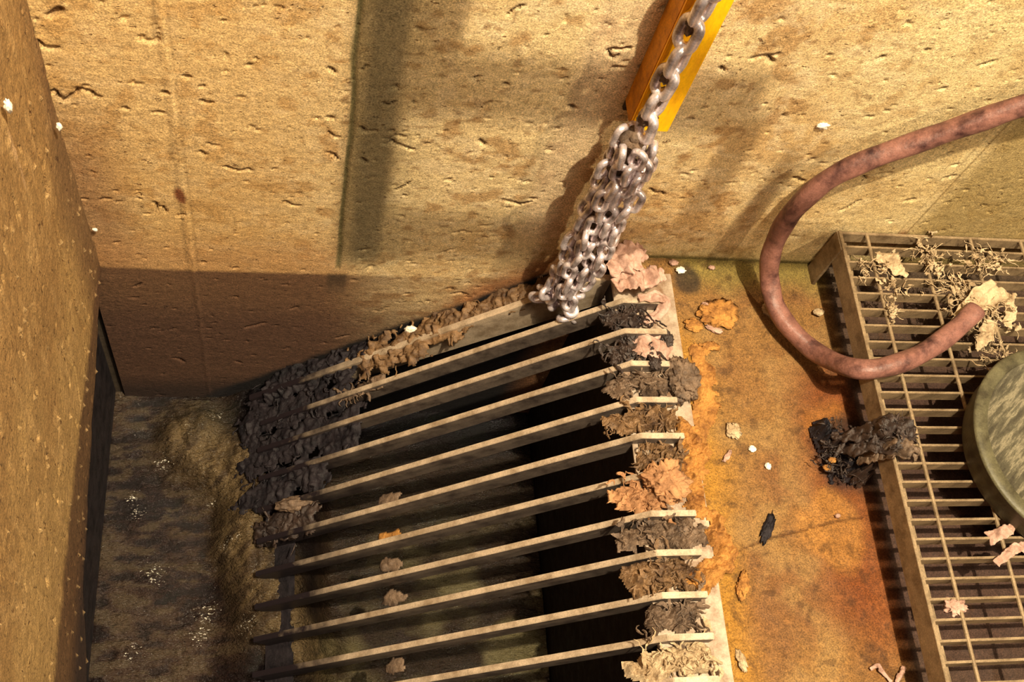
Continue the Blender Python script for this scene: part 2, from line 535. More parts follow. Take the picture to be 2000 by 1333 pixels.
# individual cracks: polylines on the wall plane (x, z) and half widths
CR = [([(-0.968, 0.36), (-0.961, 0.363), (-0.958, 0.35), (-0.953, 0.345), (-0.947, 0.35), (-0.941, 0.356), (-0.934, 0.362), (-0.931, 0.372), (-0.924, 0.369), (-0.917, 0.367)], 0.0042),
      ([(-0.916, 0.363), (-0.911, 0.359), (-0.905, 0.356)], 0.004),
      ([(-0.968, 0.46), (-0.963, 0.451), (-0.957, 0.447), (-0.946, 0.449)], 0.004),
      ([(-0.943, 0.504), (-0.937, 0.51), (-0.933, 0.516)], 0.0085),
      ([(-0.751, 0.211), (-0.739, 0.205), (-0.73, 0.2), (-0.719, 0.208), (-0.712, 0.204)], 0.003),
      ([(-0.663, 0.127), (-0.651, 0.118), (-0.64, 0.117)], 0.003),
      ([(-0.859, 0.108), (-0.855, 0.097), (-0.848, 0.094), (-0.843, 0.08)], 0.003),
      ([(-0.855, 0.097), (-0.86, 0.082)], 0.0022),
      ([(-0.938, 0.108), (-0.931, 0.113), (-0.923, 0.111)], 0.003),
      ([(-0.964, 0.11), (-0.956, 0.107)], 0.003),
      ([(-0.883, 0.121), (-0.878, 0.116)], 0.003),
      ([(-0.776, 0.362), (-0.771, 0.359), (-0.762, 0.359)], 0.0035),
      ([(-0.839, 0.331), (-0.827, 0.331)], 0.003),
      ([(-0.793, 0.411), (-0.789, 0.408)], 0.0045),
      ([(-0.784, 0.245), (-0.779, 0.24)], 0.0045),
      ([(-0.878, 0.337), (-0.874, 0.335)], 0.003),
      ([(-0.611, 0.446), (-0.604, 0.443), (-0.6, 0.438)], 0.003),
      ([(-0.606, 0.342), (-0.599, 0.341)], 0.004),
      ([(-0.604, 0.308), (-0.597, 0.301), (-0.59, 0.298)], 0.003),
      ([(-0.603, 0.26), (-0.592, 0.254), (-0.587, 0.244)], 0.003),
      ([(-0.568, 0.443), (-0.56, 0.456)], 0.003),
      ([(-0.533, 0.382), (-0.527, 0.376), (-0.519, 0.382)], 0.003),
      ([(-0.559, 0.323), (-0.553, 0.314), (-0.538, 0.317)], 0.004),
      ([(-0.516, 0.3), (-0.507, 0.311), (-0.5, 0.31)], 0.003),
      ([(-0.513, 0.293), (-0.511, 0.298)], 0.003),
      ([(-0.554, 0.247), (-0.548, 0.24)], 0.004),
      ([(-0.497, 0.171), (-0.483, 0.185), (-0.476, 0.197)], 0.0025),
      ([(-0.51, 0.291), (-0.497, 0.285), (-0.479, 0.279)], 0.003),
      ([(-0.389, 0.577), (-0.383, 0.582), (-0.378, 0.586)], 0.003),
      ([(-0.393, 0.57), (-0.388, 0.574)], 0.003),
      ([(-0.25, 0.519), (-0.241, 0.524), (-0.23, 0.522), (-0.222, 0.526)], 0.0035),
      ([(-0.25, 0.519), (-0.244, 0.509), (-0.234, 0.503), (-0.232, 0.511)], 0.003),
      ([(-0.234, 0.485), (-0.219, 0.485)], 0.003),
      ([(-0.396, 0.385), (-0.39, 0.391), (-0.385, 0.397)], 0.003),
      ([(-0.387, 0.309), (-0.378, 0.302)], 0.005),
      ([(-0.272, 0.399), (-0.265, 0.395)], 0.006),
      ([(-0.417, 0.445), (-0.411, 0.449)], 0.004),
      ([(-0.374, 0.438), (-0.369, 0.437)], 0.004),
      ([(-0.295, 0.456), (-0.291, 0.46)], 0.004),
      ([(-0.326, 0.16), (-0.308, 0.154), (-0.294, 0.148), (-0.279, 0.157)], 0.003),
      ([(-0.345, 0.08), (-0.329, 0.084)], 0.0025),
      ([(-0.389, 0.054), (-0.377, 0.062), (-0.363, 0.058)], 0.003),
      ([(-0.202, 0.094), (-0.189, 0.101), (-0.181, 0.086)], 0.003),
      ([(-0.401, -0.011), (-0.393, -0.005), (-0.385, -0.001)], 0.003),
      ([(-0.046, 0.523), (-0.037, 0.528), (-0.027, 0.531), (-0.019, 0.534), (-0.015, 0.538)], 0.0035),
      ([(-0.027, 0.531), (-0.018, 0.519)], 0.005),
      ([(-0.084, 0.502), (-0.076, 0.496)], 0.0045),
      ([(-0.079, 0.409), (-0.075, 0.415)], 0.003),
      ([(-0.094, 0.385), (-0.085, 0.386)], 0.0035),
      ([(-0.095, 0.208), (-0.083, 0.198), (-0.074, 0.201), (-0.066, 0.193)], 0.003),
      ([(0.13, 0.259), (0.151, 0.252)], 0.004),
      ([(0.205, 0.269), (0.22, 0.266)], 0.005),
      ([(0.245, 0.27), (0.251, 0.263)], 0.006),
      ([(0.265, 0.278), (0.285, 0.284)], 0.003),
      ([(0.345, 0.333), (0.356, 0.345)], 0.003),
      ([(0.384, 0.278), (0.397, 0.286)], 0.004),
      ([(0.379, 0.316), (0.385, 0.319)], 0.004),
      ([(0.355, 0.213), (0.365, 0.215)], 0.005),
      ([(0.251, 0.174), (0.263, 0.188), (0.271, 0.206)], 0.0028),
      ([(0.283, 0.545), (0.3, 0.555)], 0.003),
      ([(0.13, 0.541), (0.133, 0.546)], 0.005),
      ([(0.256, 0.49), (0.259, 0.491)], 0.004),
      ([(-0.872, -0.443), (-0.863, -0.447), (-0.856, -0.461)], 0.004),
      ([(-0.917, -0.158), (-0.905, -0.145)], 0.003),
      ([(-0.732, -0.304), (-0.713, -0.295), (-0.699, -0.286)], 0.004),
      ([(-0.648, -0.224), (-0.639, -0.218)], 0.004),
      ([(-0.359, -0.153), (-0.346, -0.146), (-0.333, -0.153)], 0.003),
      ([(-0.541, -0.012), (-0.524, -0.007)], 0.003),
      ([(-0.563, -0.339), (-0.539, -0.327)], 0.003),
      ([(-0.755, -0.455), (-0.743, -0.462)], 0.003)]
H = wall_relief(X, Z)
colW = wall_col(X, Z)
for pts, wd in CR:
    box = (X > min(p[0] for p in pts) - .03) & (X < max(p[0] for p in pts) + .03)
    d = np.full(X.shape, 1.0)
    d[box] = segdist(X[box] + .004 * (fbm(X[box], Z[box], 70, 2, 5) - .5), Z[box] + .006 * (fbm(X[box], Z[box], 60, 2, 6) - .5), pts)
    k = sm(wd * .8, wd * .35, d)
    H -= .008 * k
    colW = mix(colW, lin(70, 45, 30), k * .75)
rs = random.Random(5)
for i in range(200):
    px, pz = rs.uniform(-.93, .6), rs.uniform(-.45, .62)
    r = rs.choice((.0016, .002, .0024, .0034))
    el = rs.uniform(1.2, 2.6)
    box = (abs(X - px) < .03) & (abs(Z - pz) < .03)
    d = np.hypot((X[box] - px) / el, Z[box] - pz + .25 * (X[box] - px) * rs.uniform(-1, 1)) + .003 * (fbm(X[box], Z[box], 120, 2, i) - .5)
    k = sm(r, r * .5, d)
    H[box] -= .006 * k
    colW[box] = mix(colW[box], lin(80, 55, 36), k * .6)
P = np.stack([X, -H, Z], -1)
# reversed so faces look towards -y
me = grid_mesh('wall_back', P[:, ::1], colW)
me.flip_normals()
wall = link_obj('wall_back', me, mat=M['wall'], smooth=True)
wall['kind'] = 'structure'
o = link_obj('wall_back', box_mesh('wall_core', (XL - .3, .012, -1.1), (.95, .25, 1.05)), wall, M['slab'])
o.name = 'wall_core'

# ------------------------------------------------------------------ left wall (upper lit part with a worn lower lip, lower part set back)
ys = np.arange(-1.15, 0.004, STEP)
us = np.linspace(0, 1, 420)


def lip(y):
    return np.interp(y, [-1.15, -.70, -.625, -.506, -.40, -.307, -.15, 0.0], [-.42, -.40, -.36, -.245, -.225, -.200, -.150, -.100])


Yg, Ug = np.meshgrid(ys, us, indexing='ij')
Zg = lip(Yg) + .004 * (fbm(Yg, Yg * 0, 20, 3, 4) - .5) + Ug * (1.05 - lip(Yg))
h = .010 * (fbm(Yg, Zg, 2.5, 4, 51) - .5) + .003 * (fbm(Yg * 2, Zg, 18, 4, 52) - .5)
c = fbm(Yg * 3.0, Zg, 26, 3, 55)
h -= .004 * sm(.22, .18, c)
# rough vertical patch on the near part
pt = sm(.03, .0, np.abs(Yg + .105 + .35 * (Zg - .45) * 0)) * sm(.15, .25, Zg)
h += .004 * pt * (fbm(Yg, Zg, 60, 3, 58) - .3)
# run of pale rubble
for (a, b_) in ((-.19, .50), (-.165, .42)):
    k = sm(.012, .003, np.hypot(Yg - a, (Zg - b_) * .18))
    h += .006 * k * fbm(Yg, Zg, 90, 2, 66)
h += .004 * sm(.030, .0, Zg - lip(Yg)) * 0
# creases running down
crease = segdist(Yg, Zg, [(-.10, .45), (-.14, .20), (-.16, .05), (-.155, -.02)])
h -= .004 * sm(.004, .001, crease)
crease2 = segdist(Yg, Zg, [(-.30, .32), (-.25, .10), (-.24, .02), (-.27, -.06)])
h -= .003 * sm(.003, .001, crease2)
# beads of splashed mortar
rs2 = random.Random(8)
colL = np.ones(Yg.shape + (3,)) * lin(168, 134, 84)
n1 = fbm(Yg, Zg, 4, 5, 81)
n2 = fbm(Yg * 3, Zg, 20, 4, 82)
colL = mix(colL, lin(140, 104, 62), sm(.4, .65, n1) * .6)
colL = mix(colL, lin(184, 148, 98), sm(.5, .7, n2) * .5)
colL = mix(colL, lin(120, 84, 44), sm(.008, .002, crease) * .5)
damp_shadeL = sm(-.060, -.095, Zg + .012 * (n1 - .5) + .02 * (n2 - .5))
colL = mix(colL, lin(84, 56, 38), damp_shadeL * .85)  # same damp band with shade painted in, darkening towards the lip
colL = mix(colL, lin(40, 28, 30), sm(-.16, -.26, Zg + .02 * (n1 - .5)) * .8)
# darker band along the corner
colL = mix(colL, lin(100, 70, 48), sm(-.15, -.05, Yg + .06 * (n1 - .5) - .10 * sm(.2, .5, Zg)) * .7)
for (a0, b0, w0) in ((-.19, .50, .010), (-.185, .42, .007)):
    colL = mix(colL, lin(196, 160, 120), sm(w0, w0 * .3, np.hypot(Yg - a0, (Zg - b0) * .2) + .012 * (n2 - .5)) * .6)
for i in range(110):
    py = rs2.uniform(-.72, -.02)
    pz = float(lip(py)) + abs(rs2.gauss(.0, .12)) + .004 if i % 2 else rs2.uniform(-.1, .5)
    r = rs2.uniform(.0012, .0030)
    iy = (abs(Yg - py) < .012) & (abs(Zg - pz) < .012)
    if not iy.any():
        continue
    d = np.hypot(Yg[iy] - py, (Zg[iy] - pz) * .8)
    k = sm(r * 1.3, r * .4, d)
    h[iy] += .004 * k
    colL[iy] = mix(colL[iy], lin(205, 170, 120), k * .8)
Pl = np.stack([XL + h, Yg, Zg], -1)
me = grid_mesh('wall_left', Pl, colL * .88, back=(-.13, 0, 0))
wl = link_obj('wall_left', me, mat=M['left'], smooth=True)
wl['kind'] = 'structure'
o = link_obj('wall_recess', box_mesh('wall_recess', (XL - .34, -1.15, -1.1), (XL - .040, .012, -.10)), wl, M['black'])  # near-black colour stands in for shade under the overhang

# ------------------------------------------------------------------ landing floor
xs = np.arange(-.105, 1.0, .0035)
ys = np.arange(-1.15, .003, .0035)
X, Y = np.meshgrid(xs, ys, indexing='ij')
n1 = fbm(X, Y, 5, 5, 101)
n2 = fbm(X, Y, 18, 4, 102)
n3 = fbm(X, Y, 55, 3, 103)
colF = np.ones(X.shape + (3,)) * lin(172, 122, 62)
colF = mix(colF, lin(150, 98, 52), sm(.4, .65, n1) * .8)
colF = mix(colF, lin(190, 145, 82), sm(.5, .72, n2) * .5)
# red rust zone beside the grating
red = sm(.16, .25, X + .06 * (n1 - .5) + .02 * (n2 - .5)) * sm(-.16, -.26, Y) * sm(-.80, -.62, Y)
colF = mix(colF, lin(150, 74, 26), red * .8)
blob = sm(.075, .04, np.hypot(X - .215, (Y + .495) * .9) + .05 * (n2 - .5))
colF = mix(colF, lin(204, 138, 62), blob * .75)
blob = sm(.05, .02, np.hypot(X - .235, (Y + .31) * .9) + .05 * (n2 - .5))
colF = mix(colF, lin(190, 120, 48), blob * .7)
# yellow-orange ooze next to the plate
oz = sm(.075, .0, X + .05 * (n2 - .5) + .03 * (n1 - .5)) * sm(-.10, -.2, Y)
colF = mix(colF, lin(212, 146, 44), oz * .75)
# greenish-yellow damp strip at the wall
g = sm(-.09, -.02, Y + .04 * (n2 - .5)) * sm(.0, .04, X)
colF = mix(colF, lin(160, 140, 66), g * .75)
g = sm(.03, .015, np.hypot(X - .035, (Y + .04) * .8) + .02 * (n2 - .5))
colF = mix(colF, lin(66, 50, 34), g * .85)
# stain around the black clump
g = sm(.085, .055, np.hypot(X - .275, (Y + .375)) + .03 * (n2 - .5))
colF = mix(colF, lin(40, 30, 30), g * .8)
colF = mix(colF, lin(84, 62, 50), sm(.285, .31, X) * .9)  # floor beneath the grating painted darker for its shade
colF = mix(colF, lin(90, 56, 26), sm(.68, .76, n3) * .5)
hf = .004 * (n1 - .5) + .003 * (n2 - .5) + .0018 * (n3 - .5)
hf += .004 * oz * sm(.45, .62, n2)
# crack across the floor
ck = segdist(X, Y, [(.05, -.53), (.10, -.512), (.16, -.50), (.22, -.486), (.27, -.48)]) + .004 * (n3 - .5)
hf -= .002 * sm(.002, .0005, ck)
colF = mix(colF, lin(90, 50, 24), sm(.003, .001, ck) * .6)
hf = hf * sm(-.005, .01, X)
P = np.stack([X, Y, hf - .001], -1)
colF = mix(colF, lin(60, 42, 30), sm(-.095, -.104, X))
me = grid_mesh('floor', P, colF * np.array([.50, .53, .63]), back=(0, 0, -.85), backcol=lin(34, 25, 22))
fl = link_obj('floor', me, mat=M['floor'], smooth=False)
fl['kind'] = 'structure'
o = link_obj('floor', box_mesh('floor', (XL - .3, -1.15, -1.15), (-.105, .012, -.90)), None, M['slab'])
o['kind'] = 'structure'

# ------------------------------------------------------------------ water
xs = np.arange(XL - .05, -.106, .0035)
ys = np.arange(-1.1, .010, .0035)
X, Y = np.meshgrid(xs, ys, indexing='ij')
n1 = fbm(X, Y, 6, 5, 201)
n2 = fbm(X, Y, 22, 4, 202)
n4 = fbm(X * 1.2, Y * 3.0, 20, 4, 204)
warpx = X + .06 * (fbm(X, Y, 7, 3, 211) - .5)
warpy = Y + .06 * (fbm(X, Y, 7, 3, 212) - .5)
hw = .010 * (n4 - .5) + .006 * (fbm(X * 1.2, Y * 3, 60, 3, 205) - .5)
plume = sm(.085, .02, segdist(warpx, warpy, [(-.85, -.08), (-.80, -.13), (-.73, -.21), (-.715, -.27), (-.745, -.34), (-.70, -.42), (-.655, -.49), (-.60, -.54)]))
plume = np.maximum(plume, .8 * sm(.06, .01, segdist(warpx, warpy, [(-.70, -.26), (-.68, -.33), (-.66, -.40)])))
hw += plume * (.026 * fbm(X, Y, 16, 5, 206) + .018 * fbm(X + Y, X - Y * .3, 50, 4, 207))
hw += .020 * sm(.12, .0, segdist(warpx, warpy, [(-.83, -.10), (-.74, -.2), (-.70, -.30), (-.66, -.45), (-.6, -.55)])) * (.5 + fbm(X, Y, 30, 4, 209))
back = sm(-.62, -.55, X)
colA = np.ones(X.shape + (3,)) * lin(58, 42, 38)
colA = mix(colA, lin(86, 66, 54), sm(.42, .62, n1))
colA = mix(colA, lin(112, 94, 72), sm(.50, .64, n4) * .55)
colA = mix(colA, lin(30, 22, 26), sm(.46, .34, n4) * .6)
fl_ = fbm((X + Y) * .8, (X - Y) * 2.4, 22, 5, 230)
colA = mix(colA, lin(140, 116, 84), plume * (.35 + .75 * sm(.36, .62, fl_)))
colA = mix(colA, lin(104, 84, 54), sm(.14, .02, segdist(warpx, warpy, [(-.83, -.10), (-.74, -.2), (-.70, -.30), (-.66, -.45), (-.6, -.55)])) * (1 - plume) * .6)
colA = mix(colA, lin(84, 78, 62), sm(.10, .0, np.hypot(X + .80, Y + .06)) * .5)
colA = mix(colA, lin(92, 84, 62), sm(.48, .62, fbm(X, Y, 9, 3, 220)) * sm(-.58, -.50, X) * .6)
hw += .055 * sm(-.80, -.70, X) * sm(-.56, -.64, X)
gl = np.zeros(X.shape)  # mask for the painted glints
for gx_, gy_, gr_ in ((-.945, -.255, .045), (-.955, -.225, .03), (-.765, -.335, .040), (-.745, -.33, .03), (-.69, -.19, .03), (-.90, -.15, .05), (-.80, -.05, .05),
                      (-.80, -.46, .06), (-.81, -.50, .05), (-.93, -.53, .05), (-.90, -.38, .06), (-.72, -.50, .05), (-.66, -.47, .04), (-.80, -.24, .03), (-.70, -.03, .04)):
    gl = np.maximum(gl, sm(gr_, .0, np.hypot(X - gx_, Y - gy_)))
hw += .004 * gl * fbm(X, Y, 150, 2, 245)
hw -= back * .07
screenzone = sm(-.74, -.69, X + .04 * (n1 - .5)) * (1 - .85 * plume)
colA = mix(colA, lin(26, 21, 28), screenzone * sm(-.56, -.60, X) * .9)  # deep shadow at the screen painted into the water
colA = mix(colA, mix(np.ones(X.shape + (3,)) * lin(70, 54, 42), lin(150, 136, 98), sm(.40, .62, fbm(X, Y * 1.5, 6, 4, 250)) * sm(-.2, -.36, Y)), sm(-.60, -.54, X))  # patches lit through the bars, painted paler behind the screen
colA = mix(colA, lin(22, 18, 26), sm(-.13, -.05, Y) * sm(-.80, -.74, X) * .9)  # shadowed water along the back wall painted near black
P = np.stack([X, Y, -.632 + hw], -1)
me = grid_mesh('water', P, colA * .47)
ga = me.attributes.new('glints', 'FLOAT', 'POINT')
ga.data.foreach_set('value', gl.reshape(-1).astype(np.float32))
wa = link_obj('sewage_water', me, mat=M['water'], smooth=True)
tag(wa, 'murky brown churning sewage water filling the pit below the bars', 'water', kind='stuff')

# ------------------------------------------------------------------ bar screen
TH = math.radians(42)
D = Vector((-math.cos(TH), 0, -math.sin(TH)))
N = Vector((-math.sin(TH), 0, math.cos(TH)))
scr = empty('bar_screen', (-.10, -.40, 0))
tag(scr, 'sloping steel bar screen descending from the landing into the dark water', 'bar screen')
bpy.context.view_layer.update()


def child(o, root):
    o.parent = root
    o.matrix_parent_inverse = root.matrix_basis.inverted()
    return o


TOPZ = .030
bar_y = [-.104, -.162, -.222, -.287, -.350, -.415, -.479, -.541, -.606, -.668, -.730, -.792]
L = .815
DEP = .043
for k, y in enumerate(bar_y):
    xb = -.100 - (.004 if k == 1 else 0)
    xe = (-.028, -.030, -.034, -.030, -.027, -.048, -.027, -.027, -.028, -.028, -.03, -.03)[k]
    p0 = Vector((xb, 0, TOPZ))
    p1 = p0 + D * L
    q1 = p1 - N * DEP
    # underside: bar foot stands on the plate, then drops to the sloping lower edge
    lowb = p0 - N * DEP
    t = (lowb.z - .006) / -D.z
    lb = lowb - D * ((.006 - lowb.z) / -D.z) if lowb.z < .006 else lowb
    pts = [(xe, TOPZ), (xb, TOPZ), (p1.x, p1.z), (q1.x, q1.z), (xb - .012, TOPZ - DEP - .004), (xe, .006)]
    pts[4] = (xb + .020, .006)
    pts.insert(4, (xb - .030 - .0, TOPZ - DEP * 1.34 - .027 + 0.0))
    # lower edge parallel to the top edge, meeting the plate
    lo = [(xe, TOPZ), (xb, TOPZ), (p1.x, p1.z), (q1.x, q1.z)]
    s = (.006 - q1.z) / -D.z
    xi = q1.x - D.x * s
    lo += [(xi, .006), (xe, .006)]
    me = sweep_xz('bar', lo, y - .005, y + .005)
    dy = .012 * max(0, (k - 3) / 6) - .004
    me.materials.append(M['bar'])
    me.materials.append(M['bar_shaded'])
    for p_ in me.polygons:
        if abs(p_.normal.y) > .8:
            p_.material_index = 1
    for v in me.vertices:      # the bars are a little out of line
        s = max(0, (-.10 - v.co.x)) / .7
        v.co.y += dy * s
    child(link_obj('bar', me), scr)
# end bar bolted along the wall: broad flat
y = -.042
p0 = Vector((-.135, 0, -.002))
p1 = p0 + D * .80
me = sweep_xz('wall_bar', [(p0.x + .06, p0.z + .0), (p0.x, p0.z), (p1.x, p1.z), ((p1 - N * .05).x, (p1 - N * .05).z), ((p0 - N * .05).x + .06, (p0 - N * .05).z)], y - .006, y + .006)
ob = child(link_obj('wall_bar', me, None, M['bar']), scr)
# steel plate the bar feet are welded to
me = box_mesh('top_plate', (-.108, -1.12, .0), (0.002, -.035, .006), .001)
pv = child(link_obj('top_plate', me, None, M['plate']), scr)
# cross beams behind the bars
for s_ in (.40, .80):
    c = Vector((-.10, 0, TOPZ)) + D * s_ - N * (DEP + .012)
    me = bpy.data.meshes.new('cross_beam')
    bm = bmesh.new()
    bmesh.ops.create_cube(bm, size=1)
    for v in bm.verts:
        a_, b_, c_ = v.co
        v.co = c + D * (a_ * .05) + N * (c_ * .018) + Vector((0, -.46 + b_ * .90, 0))
    bmesh.ops.bevel(bm, geom=bm.edges[:], offset=.0015, segments=2, affect='EDGES')
    bm.to_mesh(me)
    bm.free()
    if s_ > .5:
        child(link_obj('cross_beam', me, None, M['black']), scr)

# ------------------------------------------------------------------ yellow beam on the wall
root = empty('wall_beam', (-.168, -.02, .42))
tag(root, 'yellow painted steel beam fixed upright to the wall behind the chain', 'beam')
bpy.context.view_layer.update()
def beam_part(name, lo, hi, bev, mt):
    return child(link_obj(name, box_mesh(name, lo, hi, bev), None, mt), root)
beam_part('front_flange', (-.197, -.050, .418), (-.140, -.043, 1.03), .0015, M['yellow'])
beam_part('side_web', (-.197, -.0432, .421), (-.190, .0, 1.03), .001, M['yellow_shaded'])
beam_part('side_web', (-.147, -.0432, .421), (-.140, .0, 1.03), .001, M['yellow'])
beam_part('back_plate', (-.197, -.006, .405), (-.140, .001, .422), .001, M['slab'])

# ------------------------------------------------------------------ chain
def link_mesh(w_, l_, r):
    path = []
    hw = w_ / 2 - r
    hl = l_ / 2 - w_ / 2
    n = 8
    for i in range(n + 1):
        a_ = math.pi * i / n
        path.append(Vector((hw * math.cos(a_), 0, hl + hw * math.sin(a_))))
    for i in range(n + 1):
        a_ = math.pi + math.pi * i / n
        path.append(Vector((hw * math.cos(a_), 0, -hl + hw * math.sin(a_))))
    me = tube_mesh('link', path, r, 10, closed=True)
    me.polygons.foreach_set('use_smooth', np.ones(len(me.polygons), dtype=bool))
    return me


big = link_mesh(.038, .060, .0070)
small = link_mesh(.028, .046, .0054)
ch = empty('chain', (-.19, -.08, .45))
tag(ch, 'grey steel chain hanging down the wall in front of the yellow beam, doubled lower down', 'chain')
bpy.context.view_layer.update()
rc = random.Random(3)


def put_link(me, p, rot, til):
    o = bpy.data.objects.new('link', me)
    C.objects.link(o)
    if not me.materials:
        me.materials.append(M['chain'])
    o.parent = ch
    o.matrix_parent_inverse = ch.matrix_basis.inverted()
    o.matrix_basis = Matrix.Translation(p) @ Matrix.Rotation(til[0], 4, 'X') @ Matrix.Rotation(til[1], 4, 'Y') @ Matrix.Rotation(rot, 4, 'Z')


z = .78
i = 0
while z > .43:
    put_link(big, Vector((-.190 + rc.uniform(-.002, .002), -.078 + rc.uniform(-.002, .002), z)), (math.pi / 2) * (i % 2) + .55 + rc.uniform(-.15, .15), (rc.uniform(-.08, .08), rc.uniform(-.08, .08)))
    z -= .0455
    i += 1
strands = [(-.216, -.070, .0), (-.188, -.094, .013), (-.160, -.070, .024), (-.198, -.050, .008), (-.172, -.102, .030), (-.206, -.092, .018), (-.176, -.054, .006)]
for j, (sx, sy, ph) in enumerate(strands):
    z = .425 - ph
    i = j
    end = (-.035, -.02, .01, .0, .12, .02, .05)[j]
    while z > end:
        t = (.43 - z) / .45
        wx = .004 * math.sin(9 * t * 3 + j * 2)
        wy = .004 * math.cos(7 * t * 3 + j)
        put_link(small, Vector((sx + wx, sy + wy, z)), (math.pi / 2) * (i % 2) + .4 + j * .5 + rc.uniform(-.2, .2), (rc.uniform(-.16, .16), rc.uniform(-.16, .16)))
        z -= .0342
        i += 1
# links lying heaped at the bottom
for k in range(12):
    put_link(small, Vector((-.195 + rc.uniform(-.03, .03), -.072 + rc.uniform(-.025, .02), -.035 + rc.uniform(-.02, .03))), rc.uniform(0, 3), (rc.uniform(-1.3, 1.3), rc.uniform(-1.3, 1.3)))


# ------------------------------------------------------------------ lumps, rags, crusts
def lump(name, c, size, seed, mt, rough=.35, freq=3.0, sub=4, flat=0.0, parent=None, yaw=0.0, sharp=1.0):
    """irregular noisy lump of muck; size = half extents"""
    bm = bmesh.new()
    bmesh.ops.create_icosphere(bm, subdivisions=sub, radius=1)
    off = Vector((seed * 3.17, seed * 1.73, seed * .91))
    for v in bm.verts:
        d = v.co.normalized()
        q = d * freq * .8 + off
        q = q + Vector((mnoise.noise(q * 1.3), mnoise.noise(q * 1.3 + off), mnoise.noise(q * 1.3 - off))) * .7
        n_ = mnoise.fractal(q, 1.0, 2.0, 3) + .9 * (.25 - abs(mnoise.noise(q * 2.1))) * sharp + .35 * (.2 - abs(mnoise.noise(q * 5.3))) * sharp
        r = 1 + rough * n_
        v.co = d * r
        if flat and v.co.z < -flat:
            v.co.z = -flat
    for v in bm.verts:
        v.co = Vector((v.co.x * size[0], v.co.y * size[1], v.co.z * size[2]))
    bmesh.ops.rotate(bm, verts=bm.verts, cent=(0, 0, 0), matrix=Matrix.Rotation(yaw, 3, 'Z'))
    me = bpy.data.meshes.new(name)
    bm.to_mesh(me)
    bm.free()
    o = link_obj(name, me, None, mt, smooth=True)
    o.location = c
    if parent:
        child(o, parent)
    return o


def sheet(name, pts, widths, mt, seed=0, fold=.4, lift=.008, nu=60, nv=16, thick=.0012, ragged=.3, drape=None, up=(0, 0, 1)):
    """crumpled strip following pts (world), of given half widths; a thin solid sheet"""
    path = catmull(pts, max(2, nu // (len(pts) - 1)))
    n = len(path)
    up = Vector(up)
    V = []
    offs = Vector((seed * 2.3, seed * 5.1, seed * .7))
    for i, p in enumerate(path):
        t = (path[min(i + 1, n - 1)] - path[max(i - 1, 0)]).normalized()
        s = t.cross(up).normalized()
        f = i / (n - 1)
        wv = np.interp(f, np.linspace(0, 1, len(widths)), widths)
        row = []
        for j in range(nv):
            g = (j / (nv - 1) - .5) * 2
            rg = 1 + ragged * mnoise.fractal(Vector((i * .13, g * .4, seed)) + offs, 1, 2, 4)
            q = p + s * (g * wv * rg)
            nn = mnoise.fractal(q * 38 + offs, 1.0, 2.0, 4)
            rr = abs(mnoise.noise(q * 60 + offs)) + .5 * abs(mnoise.noise(q * 140 + offs))
            q = q + up * (lift * (1 - abs(g)) * .3 + fold * .02 * nn + fold * .014 * rr)
            q += s * (fold * .008 * mnoise.noise(q * 80 + offs * 2))
            row.append(q)
        V.append(row)
    bm = bmesh.new()
    vs = [[bm.verts.new(q) for q in row] for row in V]
    for i in range(n - 1):
        for j in range(nv - 1):
            bm.faces.new([vs[i][j], vs[i + 1][j], vs[i + 1][j + 1], vs[i][j + 1]])
    bmesh.ops.recalc_face_normals(bm, faces=bm.faces[:])
    me = bpy.data.meshes.new(name)
    bm.to_mesh(me)
    bm.free()
    c = sum((Vector(p) for p in pts), Vector()) / len(pts)
    for v in me.vertices:
        v.co -= c
    o = link_obj(name, me, None, mt, smooth=True)
    o.location = c
    md = o.modifiers.new('thickness', 'SOLIDIFY')
    md.thickness = thick
    md.offset = 0
    return o


def threads(name, c, ext, n, mt, seed, length=.05, zamp=.006, dirbias=None):
    """tangle of ragged fibrous shreds as one mesh"""
    r = random.Random(seed)
    V = []
    F = []
    n = int(n * 2.2)
    for k in range(n):
        p = Vector((r.gauss(0, ext[0] * .55), r.gauss(0, ext[1] * .55), abs(r.gauss(0, ext[2]))))
        a_ = r.uniform(0, 6.28) if dirbias is None else dirbias + r.gauss(0, .5)
        wd = r.choice((.0008, .0012, .0018, .0034, .005))
        L_ = length * r.uniform(.25, .8) * (.6 if wd > .003 else 1)
        m = 9
        roll = r.uniform(-1.2, 1.2)
        b0 = len(V)
        for s_ in range(m):
            a_ += r.gauss(0, .33)
            p = p + Vector((math.cos(a_), math.sin(a_), 0)) * L_ / m
            p.z = max(.0, min(ext[2] * 2.5, p.z + r.gauss(0, zamp * .25)))
            roll += r.gauss(0, .4)
            sd = Vector((-math.sin(a_) * math.cos(roll), math.cos(a_) * math.cos(roll), math.sin(roll)))
            w_ = wd * (.35 + r.random()) * math.sin(math.pi * (s_ + .6) / m)
            V += [tuple(p + sd * w_), tuple(p + Vector((0, 0, w_ * .4 * r.random()))), tuple(p - sd * w_)]
        for s_ in range(m - 1):
            q = b0 + s_ * 3
            F += [(q, q + 1, q + 4, q + 3), (q + 1, q + 2, q + 5, q + 4)]
    me = bpy.data.meshes.new(name)
    me.from_pydata(V, [], F)
    o = link_obj(name, me, None, mt, smooth=True)
    o.location = c
    md = o.modifiers.new('thickness', 'SOLIDIFY')
    md.thickness = .0008
    return o


